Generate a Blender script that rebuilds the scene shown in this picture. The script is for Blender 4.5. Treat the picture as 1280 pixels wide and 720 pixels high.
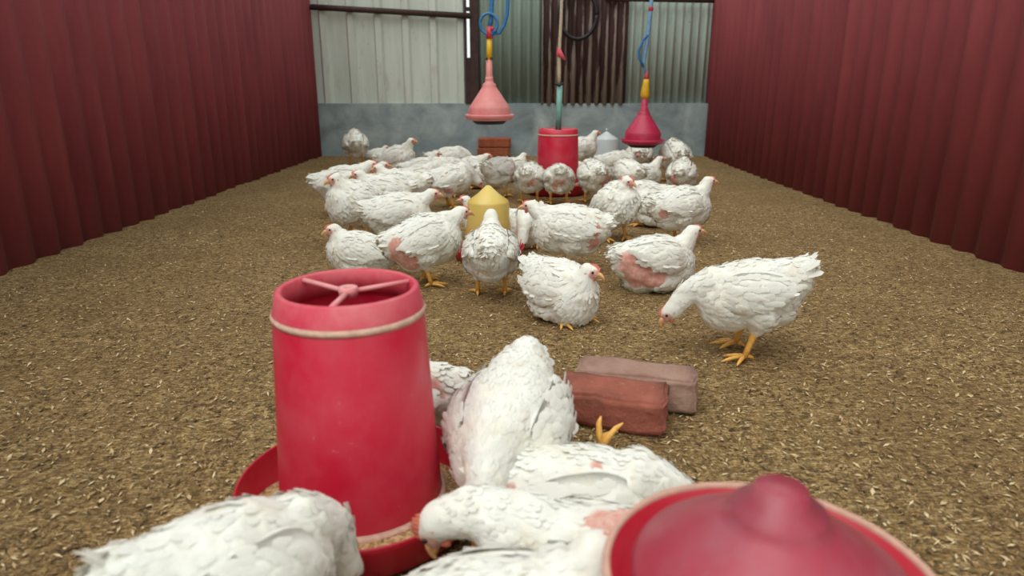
import bpy, bmesh, math, random
import numpy as np
from mathutils import Vector, Matrix, Euler, noise

# ------------------------------------------------------------------ clear
for o in list(bpy.data.objects):
    bpy.data.objects.remove(o)
SC = bpy.context.scene
COL = SC.collection

# ------------------------------------------------------------------ camera, world, light
F_PX, H_CAM, PITCH = 850.0, 0.85, math.radians(16.6)
cd = bpy.data.cameras.new('camera'); cam = bpy.data.objects.new('camera', cd); COL.objects.link(cam)
cam.location = (0, 0, H_CAM); cam.rotation_euler = (math.pi / 2 - PITCH, 0, 0)
cd.sensor_width = 36.0; cd.sensor_fit = 'HORIZONTAL'; cd.lens = F_PX / 1280 * 36.0
cd.clip_start = 0.02
cd.dof.use_dof = True; cd.dof.focus_distance = 2.6; cd.dof.aperture_fstop = 3.0
SC.camera = cam

w = bpy.data.worlds.new('world'); SC.world = w; w.use_nodes = True
bg = w.node_tree.nodes['Background']
bg.inputs[0].default_value = (0.92, 1.0, 0.96, 1); bg.inputs[1].default_value = 0.98
sd = bpy.data.lights.new('daylight', 'SUN'); sd.energy = 1.45; sd.angle = math.radians(55); sd.color = (1, 0.99, 0.95)
sun = bpy.data.objects.new('daylight', sd); COL.objects.link(sun)
sun.location = (0, 2, 5); sun.rotation_euler = (math.radians(22), math.radians(-18), 0)
SC.view_settings.view_transform = 'Standard'; SC.view_settings.look = 'None'
SC.view_settings.exposure = 0.09; SC.view_settings.gamma = 1.0
SC.view_settings.use_curve_mapping = False

# photograph pixel -> point of the place
def ray(x, y):
    u, v = (x - 640) / F_PX, (360 - y) / F_PX
    c, s = math.cos(PITCH), math.sin(PITCH)
    return Vector((u, c + v * s, -s + v * c))
def at_z(x, y, z=0.0):
    r = ray(x, y); return Vector((0, 0, H_CAM)) + r * ((z - H_CAM) / r.z)
def at_y(x, y, Y):
    r = ray(x, y); return Vector((0, 0, H_CAM)) + r * (Y / r.y)

# ------------------------------------------------------------------ materials
def srgb(r, g, b):
    f = lambda c: c / 12.92 if c <= 0.04045 else ((c + 0.055) / 1.055) ** 2.4
    return (f(r / 255), f(g / 255), f(b / 255), 1)
class NT:
    def __init__(s, name, rough=0.6):
        s.m = bpy.data.materials.new(name); s.m.use_nodes = True; s.t = s.m.node_tree
        s.p = s.t.nodes['Principled BSDF']; s.p.inputs['Roughness'].default_value = rough
        s.co = s.t.nodes.new('ShaderNodeTexCoord')
    def n(s, kind, **kw):
        nd = s.t.nodes.new(kind)
        for k, v in kw.items():
            if k in nd.inputs: nd.inputs[k].default_value = v
            else: setattr(nd, k, v)
        return nd
    def l(s, a, b): s.t.links.new(a, b)
    def mapping(s, scale, out='Object'):
        m = s.n('ShaderNodeMapping'); m.inputs['Scale'].default_value = scale
        s.l(s.co.outputs[out], m.inputs[0]); return m.outputs[0]
    def noise(s, scale=5, detail=4, rough=0.5, vec=None, dist=0):
        nd = s.n('ShaderNodeTexNoise', Scale=scale, Detail=detail, Roughness=rough, Distortion=dist)
        s.l(vec if vec else s.co.outputs['Object'], nd.inputs['Vector']); return nd.outputs['Fac']
    def ramp(s, fac, stops):
        r = s.n('ShaderNodeValToRGB'); cr = r.color_ramp
        while len(cr.elements) < len(stops): cr.elements.new(0.5)
        for e, (p, c) in zip(cr.elements, stops):
            e.position = p; e.color = c if len(c) == 4 else (*c, 1)
        s.l(fac, r.inputs[0]); return r.outputs[0]
    def mix(s, fac, a, b, mode='MIX'):
        m = s.n('ShaderNodeMix', data_type='RGBA', blend_type=mode)
        for sock, v in ((m.inputs[0], fac), (m.inputs[6], a), (m.inputs[7], b)):
            if isinstance(v, (int, float)): sock.default_value = v
            elif isinstance(v, tuple): sock.default_value = v
            else: s.l(v, sock)
        return m.outputs[2]
    def math(s, op, a, b=0.0, clamp=False):
        m = s.n('ShaderNodeMath', operation=op, use_clamp=clamp)
        for sock, v in ((m.inputs[0], a), (m.inputs[1], b)):
            if isinstance(v, (int, float)): sock.default_value = v
            else: s.l(v, sock)
        return m.outputs[0]
    def base(s, c):
        if isinstance(c, tuple): s.p.inputs['Base Color'].default_value = c
        else: s.l(c, s.p.inputs['Base Color'])
        return s
    def bump(s, h, strength=0.3, dist=0.01):
        b = s.n('ShaderNodeBump', Strength=strength, Distance=dist)
        s.l(h, b.inputs['Height']); s.l(b.outputs[0], s.p.inputs['Normal']); return s
BLK, WHT = (0, 0, 0, 1), (1, 1, 1, 1)
M = {}

def m_feather():
    t = NT('white_feather', 0.85)
    a = t.n('ShaderNodeAttribute', attribute_name='skin')
    n1 = t.noise(14, 4, 0.6); n2 = t.noise(60, 3, 0.6)
    white = t.ramp(n1, [(0.25, srgb(228, 220, 202)), (0.5, srgb(238, 236, 226)), (0.8, srgb(242, 242, 236))])
    pink = t.ramp(n2, [(0.3, srgb(206, 134, 122)), (0.55, srgb(218, 164, 150)), (0.75, srgb(226, 190, 176))])
    f = t.math('ADD', a.outputs['Fac'], t.math('MULTIPLY', t.math('SUBTRACT', n2, 0.5), 0.7))
    f = t.ramp(f, [(0.35, BLK), (0.62, WHT)])
    t.base(t.mix(f, white, pink))
    t.p.inputs['Sheen Weight'].default_value = 0.15
    t.p.inputs['Subsurface Weight'].default_value = 0.12
    t.p.inputs['Subsurface Radius'].default_value = (0.02, 0.015, 0.012)
    t.p.inputs['Subsurface Scale'].default_value = 0.5
    t.bump(t.noise(130, 3, 0.7, t.mapping((1, 1, 1))), 0.35, 0.004)
    return t.m
def m_simple(name, c, rough=0.5, var=0.12, scale=30, bump=0.1, sss=0):
    t = NT(name, rough); n = t.noise(scale, 4, 0.6)
    d = tuple(x * (1 - 2 * var) for x in c[:3]) + (1,); l = tuple(min(1, x * (1 + var)) for x in c[:3]) + (1,)
    t.base(t.ramp(n, [(0.3, d), (0.7, l)]))
    if bump: t.bump(n, bump, 0.003)
    t.p.inputs['Subsurface Weight'].default_value = sss
    t.p.inputs['Subsurface Scale'].default_value = 0.02
    return t.m
def m_plastic(name, c, dust, rough=0.42, amount=0.5, dustz=None):
    """coloured plastic with dusty blotches and specks"""
    t = NT(name, rough)
    n1 = t.noise(7, 5, 0.65); n2 = t.noise(55, 2, 0.5)
    base = t.mix(t.ramp(n1, [(0.42, BLK), (0.75, (amount, amount, amount, 1))]), c, dust)
    base = t.mix(t.ramp(n2, [(0.73, BLK), (0.76, (0.6, 0.6, 0.6, 1))]), base, dust)
    t.base(base); t.bump(n2, 0.05, 0.002)
    return t.m
M['feather'] = m_feather()
def m_blade():
    t = NT('feather_blade', 0.85); c = srgb(240, 238, 229); t.base(c)
    tr = t.n('ShaderNodeBsdfTranslucent', Color=c); mx = t.n('ShaderNodeMixShader', Fac=0.22)
    t.l(t.p.outputs[0], mx.inputs[1]); t.l(tr.outputs[0], mx.inputs[2])
    t.l(mx.outputs[0], t.t.nodes['Material Output'].inputs['Surface']); return t.m
M['blade'] = m_blade()
M['leg'] = m_simple('yellow_leg_scales', srgb(238, 180, 88), 0.55, 0.1, 120, 0.4)
M['comb'] = m_simple('red_comb', srgb(226, 128, 104), 0.55, 0.12, 90, 0.3, 0.1)
M['beak'] = m_simple('horn_beak', srgb(226, 172, 118), 0.45, 0.1, 60, 0.1)
M['eye'] = m_simple('dark_eye', (0.02, 0.012, 0.008, 1), 0.12, 0.0, 10, 0)
M['red'] = m_plastic('red_feeder_plastic', srgb(204, 26, 58), srgb(210, 110, 122), 0.4, 0.35)
M['dustyred'] = m_plastic('dusty_red_plastic', srgb(204, 48, 76), srgb(216, 140, 138), 0.5, 0.6)
M['spoke'] = m_plastic('dusty_pink_spokes', srgb(222, 116, 126), srgb(232, 186, 178), 0.6, 0.9)
M['darkred'] = m_plastic('red_pan_plastic', srgb(186, 16, 44), srgb(186, 80, 84), 0.4, 0.3)
M['pinkbell'] = m_plastic('faded_pink_plastic', srgb(222, 132, 130), srgb(228, 170, 164), 0.5, 0.7)
M['crimson'] = m_plastic('crimson_plastic', srgb(190, 40, 78), srgb(200, 90, 110), 0.4, 0.4)
M['dust'] = m_simple('feed_dust_crust', srgb(208, 170, 150), 0.9, 0.12, 60, 0.3)
M['black'] = m_simple('black_rubber', srgb(34, 34, 36), 0.6, 0.15, 40, 0.1)
M['blue'] = m_simple('blue_hose_plastic', srgb(48, 118, 176), 0.4, 0.1, 40, 0)
M['paleblue'] = m_simple('pale_blue_hose_plastic', srgb(128, 172, 206), 0.4, 0.1, 40, 0)
M['yellow'] = m_simple('yellow_valve_plastic', srgb(230, 180, 40), 0.4, 0.08, 30, 0)
M['redvalve'] = m_simple('red_valve_plastic', srgb(206, 62, 76), 0.4, 0.08, 30, 0)
M['teal'] = m_simple('teal_painted_tube', srgb(126, 178, 166), 0.5, 0.1, 20, 0)
M['rope'] = m_simple('beige_rope_fibre', srgb(198, 182, 154), 0.9, 0.15, 90, 0.4)
M['ribbon'] = m_simple('red_cloth_knot', srgb(222, 92, 104), 0.8, 0.1, 40, 0.2)
M['whiteplastic'] = m_simple('white_drinker_plastic', srgb(206, 212, 214), 0.35, 0.06, 10, 0)
M['rust'] = m_simple('rusty_brown_steel', srgb(66, 44, 40), 0.8, 0.2, 14, 0.3)
def m_yellow_jar():
    t = NT('cloudy_yellow_plastic', 0.35)
    g = t.n('ShaderNodeSeparateXYZ'); t.l(t.co.outputs['Object'], g.inputs[0])
    # the jar is filled with brown medicated water up to the middle
    f = t.math('ADD', t.math('MULTIPLY', g.outputs['Z'], 3.2), t.math('MULTIPLY', t.math('SUBTRACT', t.noise(9, 3), 0.5), 0.18))
    t.base(t.ramp(f, [(0.10, srgb(196, 134, 78)), (0.42, srgb(214, 172, 104)), (0.62, srgb(224, 194, 110)), (0.95, srgb(222, 194, 104))]))
    t.p.inputs['Subsurface Weight'].default_value = 0.15; t.p.inputs['Subsurface Scale'].default_value = 0.05
    return t.m
M['jar'] = m_yellow_jar()
def m_feed():
    t = NT('crumbled_feed', 0.95)
    v = t.n('ShaderNodeTexVoronoi', Scale=190.0); t.l(t.co.outputs['Object'], v.inputs['Vector'])
    c = t.n('ShaderNodeSeparateColor'); t.l(v.outputs['Color'], c.inputs[0])
    t.base(t.ramp(c.outputs[0], [(0.0, srgb(150, 112, 66)), (0.5, srgb(196, 158, 108)), (1.0, srgb(222, 190, 146))]))
    t.bump(v.outputs['Distance'], 0.8, 0.006); return t.m
M['feed'] = m_feed()
def m_litter():
    t = NT('husk_litter', 1.0)
    stops = [(0.0, srgb(72, 52, 28)), (0.3, srgb(134, 104, 60)), (0.7, srgb(184, 148, 92)), (1.0, srgb(232, 204, 150))]
    vs = []
    for sc, st in ((70.0, (1, 2.1, 1)), (150.0, (1.9, 1, 1))):
        v = t.n('ShaderNodeTexVoronoi', Scale=sc); t.l(t.mapping(st), v.inputs['Vector']); vs.append(v)
    c = t.n('ShaderNodeSeparateColor'); t.l(vs[0].outputs['Color'], c.inputs[0])
    c2 = t.n('ShaderNodeSeparateColor'); t.l(vs[1].outputs['Color'], c2.inputs[0])
    col = t.mix(0.45, t.ramp(c.outputs[0], stops), t.ramp(c2.outputs[1], stops))
    clump = t.noise(34, 4, 0.7)
    col = t.mix(t.ramp(clump, [(0.30, (0.75, 0.75, 0.75, 1)), (0.52, BLK)]), col, srgb(78, 57, 32))
    big = t.noise(2.2, 5, 0.6)
    col = t.mix(t.ramp(big, [(0.35, (0.5, 0.5, 0.5, 1)), (0.65, BLK)]), col, srgb(128, 99, 58))
    t.base(col)
    h = t.math('ADD', vs[0].outputs['Distance'], t.math('MULTIPLY', clump, 1.6))
    t.bump(h, 0.9, 0.016); return t.m
M['litter'] = m_litter()
def m_husk():
    t = NT('loose_husk', 0.95)
    g = t.n('ShaderNodeNewGeometry')
    t.base(t.ramp(g.outputs['Random Per Island'], [(0.0, srgb(62, 46, 28)), (0.35, srgb(118, 92, 58)), (0.75, srgb(170, 140, 94)), (1.0, srgb(222, 202, 160))]))
    return t.m
M['husk'] = m_husk()
def m_plaster():
    t = NT('grey_cement_plaster', 0.9)
    n1 = t.noise(2.6, 7, 0.62, dist=0.6); n2 = t.noise(1.1, 4, 0.5, t.mapping((1, 1, 2.2)))
    c = t.ramp(n1, [(0.28, srgb(106, 118, 120)), (0.5, srgb(150, 163, 164)), (0.72, srgb(186, 196, 194))])
    c = t.mix(t.ramp(n2, [(0.45, BLK), (0.7, (0.6, 0.6, 0.6, 1))]), c, srgb(128, 148, 158))
    st = t.noise(1.6, 3, 0.5, t.mapping((4, 4, 0.8)))
    c = t.mix(t.ramp(st, [(0.58, BLK), (0.75, (0.5, 0.5, 0.5, 1))]), c, srgb(172, 178, 172))
    t.base(c); t.bump(n1, 0.25, 0.01); return t.m
M['plaster'] = m_plaster()
def m_sheet(name, c1, c2, stain, stain_amt=0.55, streak=8.0):
    t = NT(name, 0.55)
    a = t.noise(1.0, 5, 0.6, t.mapping((streak, 1, 0.7))); b = t.noise(5, 6, 0.65, t.mapping((1.6, 1, 0.8)))
    c = t.ramp(a, [(0.3, c1), (0.7, c2)])
    c = t.mix(t.ramp(b, [(0.56, BLK), (0.72, (stain_amt,) * 3 + (1,))]), c, stain)
    sp = t.noise(26, 2, 0.4)
    c = t.mix(t.ramp(sp, [(0.75, BLK), (0.78, (0.6, 0.6, 0.6, 1))]), c, srgb(96, 84, 78))
    t.base(c); return t.m
M['palesheet'] = m_sheet('pale_painted_sheet', srgb(192, 200, 188), srgb(212, 218, 208), srgb(170, 160, 144), 0.5)
M['greensheet'] = m_sheet('grey_green_sheet', srgb(116, 132, 120), srgb(142, 158, 146), srgb(152, 156, 140), 0.5)
M['lightsheet'] = m_sheet('light_galvanised_sheet', srgb(164, 178, 168), srgb(192, 206, 196), srgb(150, 146, 132), 0.4)
def m_rustsheet(name, d, l, peel=True, scale=(9, 1, 1.1)):
    t = NT(name, 0.75)
    a = t.noise(1.2, 6, 0.65, t.mapping((3, 3, 0.8)))
    c = t.ramp(a, [(0.3, d), (0.7, l)])
    if peel:
        g = t.n('ShaderNodeSeparateXYZ'); t.l(t.co.outputs['Object'], g.inputs[0])
        st = t.noise(1.0, 6, 0.7, t.mapping(scale))
        rid = t.math('MULTIPLY', g.outputs['Y'], -6.0)
        low = t.ramp(t.math('MULTIPLY', t.math('SUBTRACT', g.outputs['Z'], 0.6), 1.0), [(0.1, (0.2,) * 3 + (1,)), (0.8, BLK)])
        st = t.math('ADD', t.math('ADD', st, low), rid)
        c = t.mix(t.ramp(st, [(0.60, BLK), (0.68, (0.85, 0.85, 0.85, 1))]), c, srgb(158, 146, 136))
    t.base(c); return t.m
M['rustsheet'] = m_rustsheet('peeling_rust_sheet', srgb(58, 38, 36), srgb(88, 60, 56))
M['sidesheet'] = m_rustsheet('red_oxide_sheet', srgb(122, 46, 52), srgb(146, 62, 66), False)
def m_brick(name, a, b, c):
    t = NT(name, 0.95)
    n1 = t.noise(9, 6, 0.65); n2 = t.noise(70, 3, 0.6)
    col = t.ramp(n1, [(0.3, a), (0.5, b), (0.72, c)])
    col = t.mix(t.ramp(n2, [(0.68, BLK), (0.74, (0.5, 0.5, 0.5, 1))]), col, srgb(196, 150, 120))
    t.base(col); t.bump(t.math('ADD', n1, t.math('MULTIPLY', n2, 0.5)), 0.6, 0.01); return t.m
M['brick'] = m_brick('red_clay_brick', srgb(112, 70, 54), srgb(150, 84, 68), srgb(172, 102, 84))
M['greybrick'] = m_brick('dusty_grey_brick', srgb(134, 100, 88), srgb(158, 124, 110), srgb(170, 138, 122))
M['orangebrick'] = m_brick('orange_clay_brick', srgb(130, 66, 44), srgb(150, 82, 56), srgb(166, 96, 68))

# ------------------------------------------------------------------ mesh helpers
class MB:
    """collects shapes; build() links them as ONE mesh object"""
    def __init__(s): s.v = []; s.f = []; s.mi = []
    def add(s, vs, fs, mi=0):
        b = len(s.v); s.v += [tuple(v) for v in vs]; s.f += [tuple(b + i for i in f) for f in fs]; s.mi += [mi] * len(fs)
    def lathe(s, prof, seg=40, c=(0, 0, 0), mi=0, closed=False):
        vs, fs = [], []; n = len(prof)
        for i in range(seg):
            a = 2 * math.pi * i / seg
            for r, z in prof: vs.append((c[0] + r * math.cos(a), c[1] + r * math.sin(a), c[2] + z))
        for i in range(seg):
            j = (i + 1) % seg
            for k in range(n if closed else n - 1):
                k2 = (k + 1) % n
                fs.append((i * n + k, j * n + k, j * n + k2, i * n + k2))
        s.add(vs, fs, mi)
    def tube(s, pts, r, seg=10, mi=0, flat=1.0, cap=True):
        pts = [Vector(p) for p in pts]; n = len(pts)
        rs = r if isinstance(r, (list, tuple)) else [r] * n
        vs, fs = [], []; side = None
        for i, p in enumerate(pts):
            d = (pts[min(i + 1, n - 1)] - pts[max(i - 1, 0)])
            d = d.normalized() if d.length > 1e-9 else Vector((0, 0, 1))
            if side is None:
                side = d.cross(Vector((0, 0, 1)))
                if side.length < 0.05: side = d.cross(Vector((0, 1, 0)))
            side = (side - d * side.dot(d)).normalized(); up = side.cross(d)
            for k in range(seg):
                a = 2 * math.pi * k / seg
                vs.append(p + side * (math.cos(a) * rs[i]) + up * (math.sin(a) * rs[i] * flat))
        for i in range(n - 1):
            for k in range(seg):
                k2 = (k + 1) % seg
                fs.append((i * seg + k, i * seg + k2, (i + 1) * seg + k2, (i + 1) * seg + k))
        if cap:
            fs.append(tuple(range(seg))[::-1]); fs.append(tuple((n - 1) * seg + k for k in range(seg)))
        s.add(vs, fs, mi)
    def ball(s, c, rad, rot=None, u=14, v=9, mi=0):
        rad = Vector(rad) if not isinstance(rad, (int, float)) else Vector((rad,) * 3)
        R = rot if rot else Matrix.Identity(3); c = Vector(c)
        vs = [c + R @ Vector((0, 0, rad.z))]
        for j in range(1, v):
            t = math.pi * j / v
            for i in range(u):
                a = 2 * math.pi * i / u
                vs.append(c + R @ Vector((rad.x * math.sin(t) * math.cos(a), rad.y * math.sin(t) * math.sin(a), rad.z * math.cos(t))))
        vs.append(c + R @ Vector((0, 0, -rad.z))); fs = []
        for i in range(u):
            fs.append((0, 1 + i, 1 + (i + 1) % u))
            b = 1 + (v - 2) * u; fs.append((len(vs) - 1, b + (i + 1) % u, b + i))
        for j in range(v - 2):
            for i in range(u):
                a = 1 + j * u; i2 = (i + 1) % u
                fs.append((a + i, a + u + i, a + u + i2, a + i2))
        s.add(vs, fs, mi)
    def mesh(s, name, mats, smooth=True):
        me = bpy.data.meshes.new(name); me.from_pydata(s.v, [], s.f)
        for m in (mats if isinstance(mats, list) else [mats]): me.materials.append(m)
        me.polygons.foreach_set('material_index', s.mi)
        me.polygons.foreach_set('use_smooth', [smooth] * len(s.f)); me.update()
        return me
    def build(s, name, mats, parent=None, smooth=True, loc=None, recalc=True):
        me = s.mesh(name, mats, smooth)
        if recalc:
            b = bmesh.new(); b.from_mesh(me); bmesh.ops.recalc_face_normals(b, faces=b.faces); b.to_mesh(me); b.free()
        return link(name, me, parent, loc)
def link(name, me, parent=None, loc=None):
    o = bpy.data.objects.new(name, me); COL.objects.link(o)
    if parent: o.parent = parent
    if loc: o.location = loc
    return o
def tag(o, label, cat, group=None):
    o['label'] = label; o['category'] = cat
    if group: o['group'] = group
    return o
def thing(name, label, cat, loc=(0, 0, 0), rz=0, group=None):
    o = bpy.data.objects.new(name, None); COL.objects.link(o); o.empty_display_size = 0.1
    o.location = loc; o.rotation_euler = (0, 0, rz); return tag(o, label, cat, group)
def structure(o): o['kind'] = 'structure'; return o
def box_mb(x0, x1, y0, y1, z0, z1, mb=None):
    mb = mb or MB()
    mb.add([(x, y, z) for z in (z0, z1) for y in (y0, y1) for x in (x0, x1)],
           [(0, 2, 3, 1), (4, 5, 7, 6), (0, 1, 5, 4), (2, 6, 7, 3), (0, 4, 6, 2), (1, 3, 7, 5)])
    return mb

# ------------------------------------------------------------------ setting
YW, XL, XR = 8.72, -2.42, 2.42
rng = random.Random(3)
def floor():
    nx, ny = 150, 300; vs, fs = [], []
    for j in range(ny + 1):
        y = -0.6 + (YW + 0.2 + 0.6) * (j / ny) ** 1.25
        for i in range(nx + 1):
            x = XL - 0.1 + (XR - XL + 0.2) * i / nx
            z = 0.010 * noise.noise((x * 3.1, y * 3.1, 0)) + 0.006 * noise.noise((x * 11, y * 11, 4)) - 0.006
            vs.append((x, y, z))
    for j in range(ny):
        for i in range(nx):
            a = j * (nx + 1) + i; fs.append((a, a + 1, a + nx + 2, a + nx + 1))
    mb = MB(); mb.add(vs, fs); return structure(mb.build('floor', M['litter'], recalc=False))
floor()
structure(box_mb(XL - 0.05, XR + 0.05, YW, YW + 0.12, -0.05, 0.635).build('wall_back', M['plaster'], smooth=False))
def corrugated(x0, x1, z0, z1, period, amp, kind='sine', thick=0.002):
    xs, ys = [], []
    if kind == 'sine':
        n = max(8, int((x1 - x0) / period * 10))
        for i in range(n + 1):
            x = x0 + (x1 - x0) * i / n; xs.append(x); ys.append(-amp * math.cos(2 * math.pi * (x - x0) / period))
    else:                                                # flat sheet with raised trapezoid ribs
        x = x0; prof = [(0, 0), (0.58, 0), (0.66, -amp), (0.86, -amp), (0.94, 0)]
        while x < x1:
            for t, y in prof:
                if x + t * period <= x1: xs.append(x + t * period); ys.append(y)
            x += period
        xs.append(x1); ys.append(0)
    mb = MB(); n = len(xs); vs = []; fs = []
    for z in (z0, (z0 + z1) / 2, z1):
        vs += [(xs[i], ys[i], z) for i in range(n)]
    m = len(vs); vs += [(x, y + thick, z) for x, y, z in vs]
    for k in range(2):
        for i in range(n - 1):
            a = k * n + i; fs.append((a, a + 1, a + n + 1, a + n)); fs.append((m + a, m + a + n, m + a + n + 1, m + a + 1))
    for i in range(n - 1):
        fs.append((i, m + i, m + i + 1, i + 1)); b = 2 * n + i; fs.append((b, b + 1, m + b + 1, m + b))
    for e in (0, n - 1):
        for k in range(2): fs.append((k * n + e, (k + 1) * n + e, m + (k + 1) * n + e, m + k * n + e))
    mb.add(vs, fs); return mb
XW = lambda x: at_y(x, 70, YW).x
ZT = 2.55
def sheet(px0, px1, dy, period, amp, kind, mat, label):
    x0 = XW(px0) if px0 is not None else XL; x1 = XW(px1) if px1 is not None else XR
    o = corrugated(x0, x1, 0.62, ZT, period, amp, kind).build('corrugated_sheet', M[mat], smooth=(kind == 'sine'))
    o.location = (0, YW + dy, 0)
    return tag(o, label, 'metal sheet', 'metal sheets of the back wall')
# the left sheet runs on to the corner; a rib starts near px 438
p = XW(472) - XW(438)
o = corrugated(XW(472) - 3 * p - 0.7 * p, XW(582), 0.62, ZT, p, 0.045, 'rib').build('corrugated_sheet', M['palesheet'], smooth=False)
o.location = (0, YW + 0.05, 0)
tag(o, 'pale greenish-white metal sheet with wide flat ribs at the left of the back wall', 'metal sheet', 'metal sheets of the back wall')
sheet(590, 684, 0.05, 0.115, 0.024, 'sine', 'greensheet', 'grey-green corrugated sheet between the dark post and the rusty sheet')
sheet(677, 784, -0.004, 0.098, 0.024, 'sine', 'rustsheet', 'rusty brown corrugated sheet with peeling pale streaks and a hose coil on it')
sheet(780, None, 0.05, 0.098, 0.024, 'sine', 'lightsheet', 'light grey-green corrugated sheet at the right end of the back wall')
def side_wall(name, x):
    mb = corrugated(-0.3, YW + 0.05, -0.02, ZT, 0.2, 0.02, 'sine')
    o = mb.build(name, M['sidesheet']); o.rotation_euler = (0, 0, math.pi / 2); o.location = (x, 0, 0)
    return structure(o)
side_wall('wall_left', XL); side_wall('wall_right', XR)
# steel post beside the open slit, and the two rails
mb = box_mb(XW(587.8), XW(598), YW - 0.03, YW + 0.04, 0.63, ZT)
tag(mb.build('steel_post', M['rust'], smooth=False), 'dark rusty steel post beside the bright slit in the back wall', 'post')
mb = MB(); a = at_y(438, 11.5, YW - 0.03); b = at_y(588, 20, YW - 0.03); d = (b - a) / (b.x - a.x)
mb.tube([a + d * (XL + 0.03 - a.x), a, b], 0.034, 12)
tag(mb.build('steel_pipe', M['rust']), 'dark brown pipe running level across the pale ribbed sheet', 'pipe')
mb = MB(); a = at_y(757, -1.5, YW - 0.05); b = at_y(842, 0, YW - 0.05); d = (b - a) / (b.x - a.x)
mb.tube([a, b, b + d * (XR - 0.03 - b.x)], 0.026, 12)
tag(mb.build('steel_pipe', M['rust']), 'thin dark pipe along the photo top above the light corrugated sheet', 'pipe')
# thin dark edge strip left of the slit with two cross ties
mb = box_mb(XW(581.5), XW(583.8), YW - 0.015, YW + 0.04, 0.63, ZT)
for py in (11.5, 20.5):
    zz = at_y(585, py, YW).z; box_mb(XW(583), XW(589), YW - 0.012, YW + 0.02, zz - 0.022, zz + 0.022, mb)
zlow = at_y(586, 72, YW).z; box_mb(XW(583), XW(588.5), YW - 0.012, YW + 0.03, 0.63, zlow, mb)
tag(mb.build('edge_strip', M['rust'], smooth=False), 'narrow dark steel strip edging the bright slit on its left side', 'metal strip')

# roof beams the hanging lines are tied to (above the picture)
for i, Y in enumerate((5.2, 5.62, 6.3)):
    structure(box_mb(XL, XR, Y - 0.04, Y + 0.04, 2.45, 2.53).build('trim_%d' % (i + 1), M['rust'], smooth=False))

# loose husk lying on the litter
def husk():
    r = random.Random(8); vs, fs = [], []
    for k in range(30000):
        Y = 0.75 + 4.2 * r.random() ** 1.6; X = (r.random() - 0.5) * min(2 * 2.2, 2 * (0.45 + 0.62 * Y))
        if abs(X) > 2.3: continue
        a = r.random() * math.pi; L = 0.004 + 0.008 * r.random() ** 2; W = L * (0.25 + 0.25 * r.random())
        z = 0.004 + 0.010 * noise.noise((X * 3.1, Y * 3.1, 0)) + 0.006 * noise.noise((X * 11, Y * 11, 4)) - 0.006
        c, s = math.cos(a), math.sin(a); t = (r.random() - 0.5) * 0.010; b = len(vs)
        for (u, v, h) in ((-L, 0, t), (0, -W, 0.001), (L, 0, -t), (0, W, 0.001), (0, 0, 0.003)):
            vs.append((X + u * c - v * s, Y + u * s + v * c, z + h))
        fs += [(b, b + 1, b + 4), (b + 1, b + 2, b + 4), (b + 2, b + 3, b + 4), (b + 3, b, b + 4)]
    mb = MB(); mb.add(vs, fs); o = mb.build('rice_husk', M['husk'], recalc=False)
    tag(o, 'loose straw-coloured husk flakes strewn over the litter floor', 'husk'); o['kind'] = 'stuff'
husk()

# ------------------------------------------------------------------ bricks
def brick_mesh(L, W, Hh, seed, mat, wear=0.009):
    b = bmesh.new(); bmesh.ops.create_cube(b, size=1)
    bmesh.ops.scale(b, vec=(L, W, Hh), verts=b.verts)
    bmesh.ops.bevel(b, geom=list(b.edges), offset=0.008, segments=3, affect='EDGES')
    bmesh.ops.subdivide_edges(b, edges=[e for e in b.edges if e.calc_length() > 0.05], cuts=9, use_grid_fill=True)
    for v in b.verts:
        n = noise.noise_vector(v.co * 18 + Vector((seed, 0, 0))); v.co += n * wear + noise.noise_vector(v.co * 60 + Vector((seed, 3, 0))) * wear * 0.35
    bmesh.ops.translate(b, vec=(0, 0, Hh / 2), verts=b.verts)
    me = bpy.data.meshes.new('brick'); b.to_mesh(me); b.free(); me.materials.append(mat)
    me.polygons.foreach_set('use_smooth', [True] * len(me.polygons)); return me
def brick(px, py, dx, dy, L, W, Hh, rz, seed, mat, label, z=0.0, group=None):
    o = link('brick', brick_mesh(L, W, Hh, seed, M[mat])); p = at_z(px, py, 0)
    o.location = (p.x + dx, p.y + dy, z); o.rotation_euler = (0, 0, math.radians(rz))
    return tag(o, label, 'brick', group)
brick(764, 520, -0.004, -0.015, 0.285, 0.140, 0.094, -17, 1, 'brick', 'worn red brick in front with a chipped long edge, beside the drooping chicken', 0, 'bricks on the litter')
brick(764, 520, 0.082, 0.104, 0.33, 0.122, 0.095, -17, 5, 'greybrick', 'dusty greyish brick lying flush behind the worn red brick', 0, 'bricks on the litter')
pb = at_y(617, 190, 8.5)
for k, (z, l) in enumerate(((0, 'lower'), (0.115, 'upper'))):
    o = link('brick', brick_mesh(0.40, 0.18, 0.115, 9 + k, M['orangebrick'], 0.003)); o.location = (pb.x + 0.012 * k, 8.58, z)
    tag(o, '%s orange-brown brick of the pair against the grey plaster wall' % l, 'brick', 'bricks at the back wall')

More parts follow.
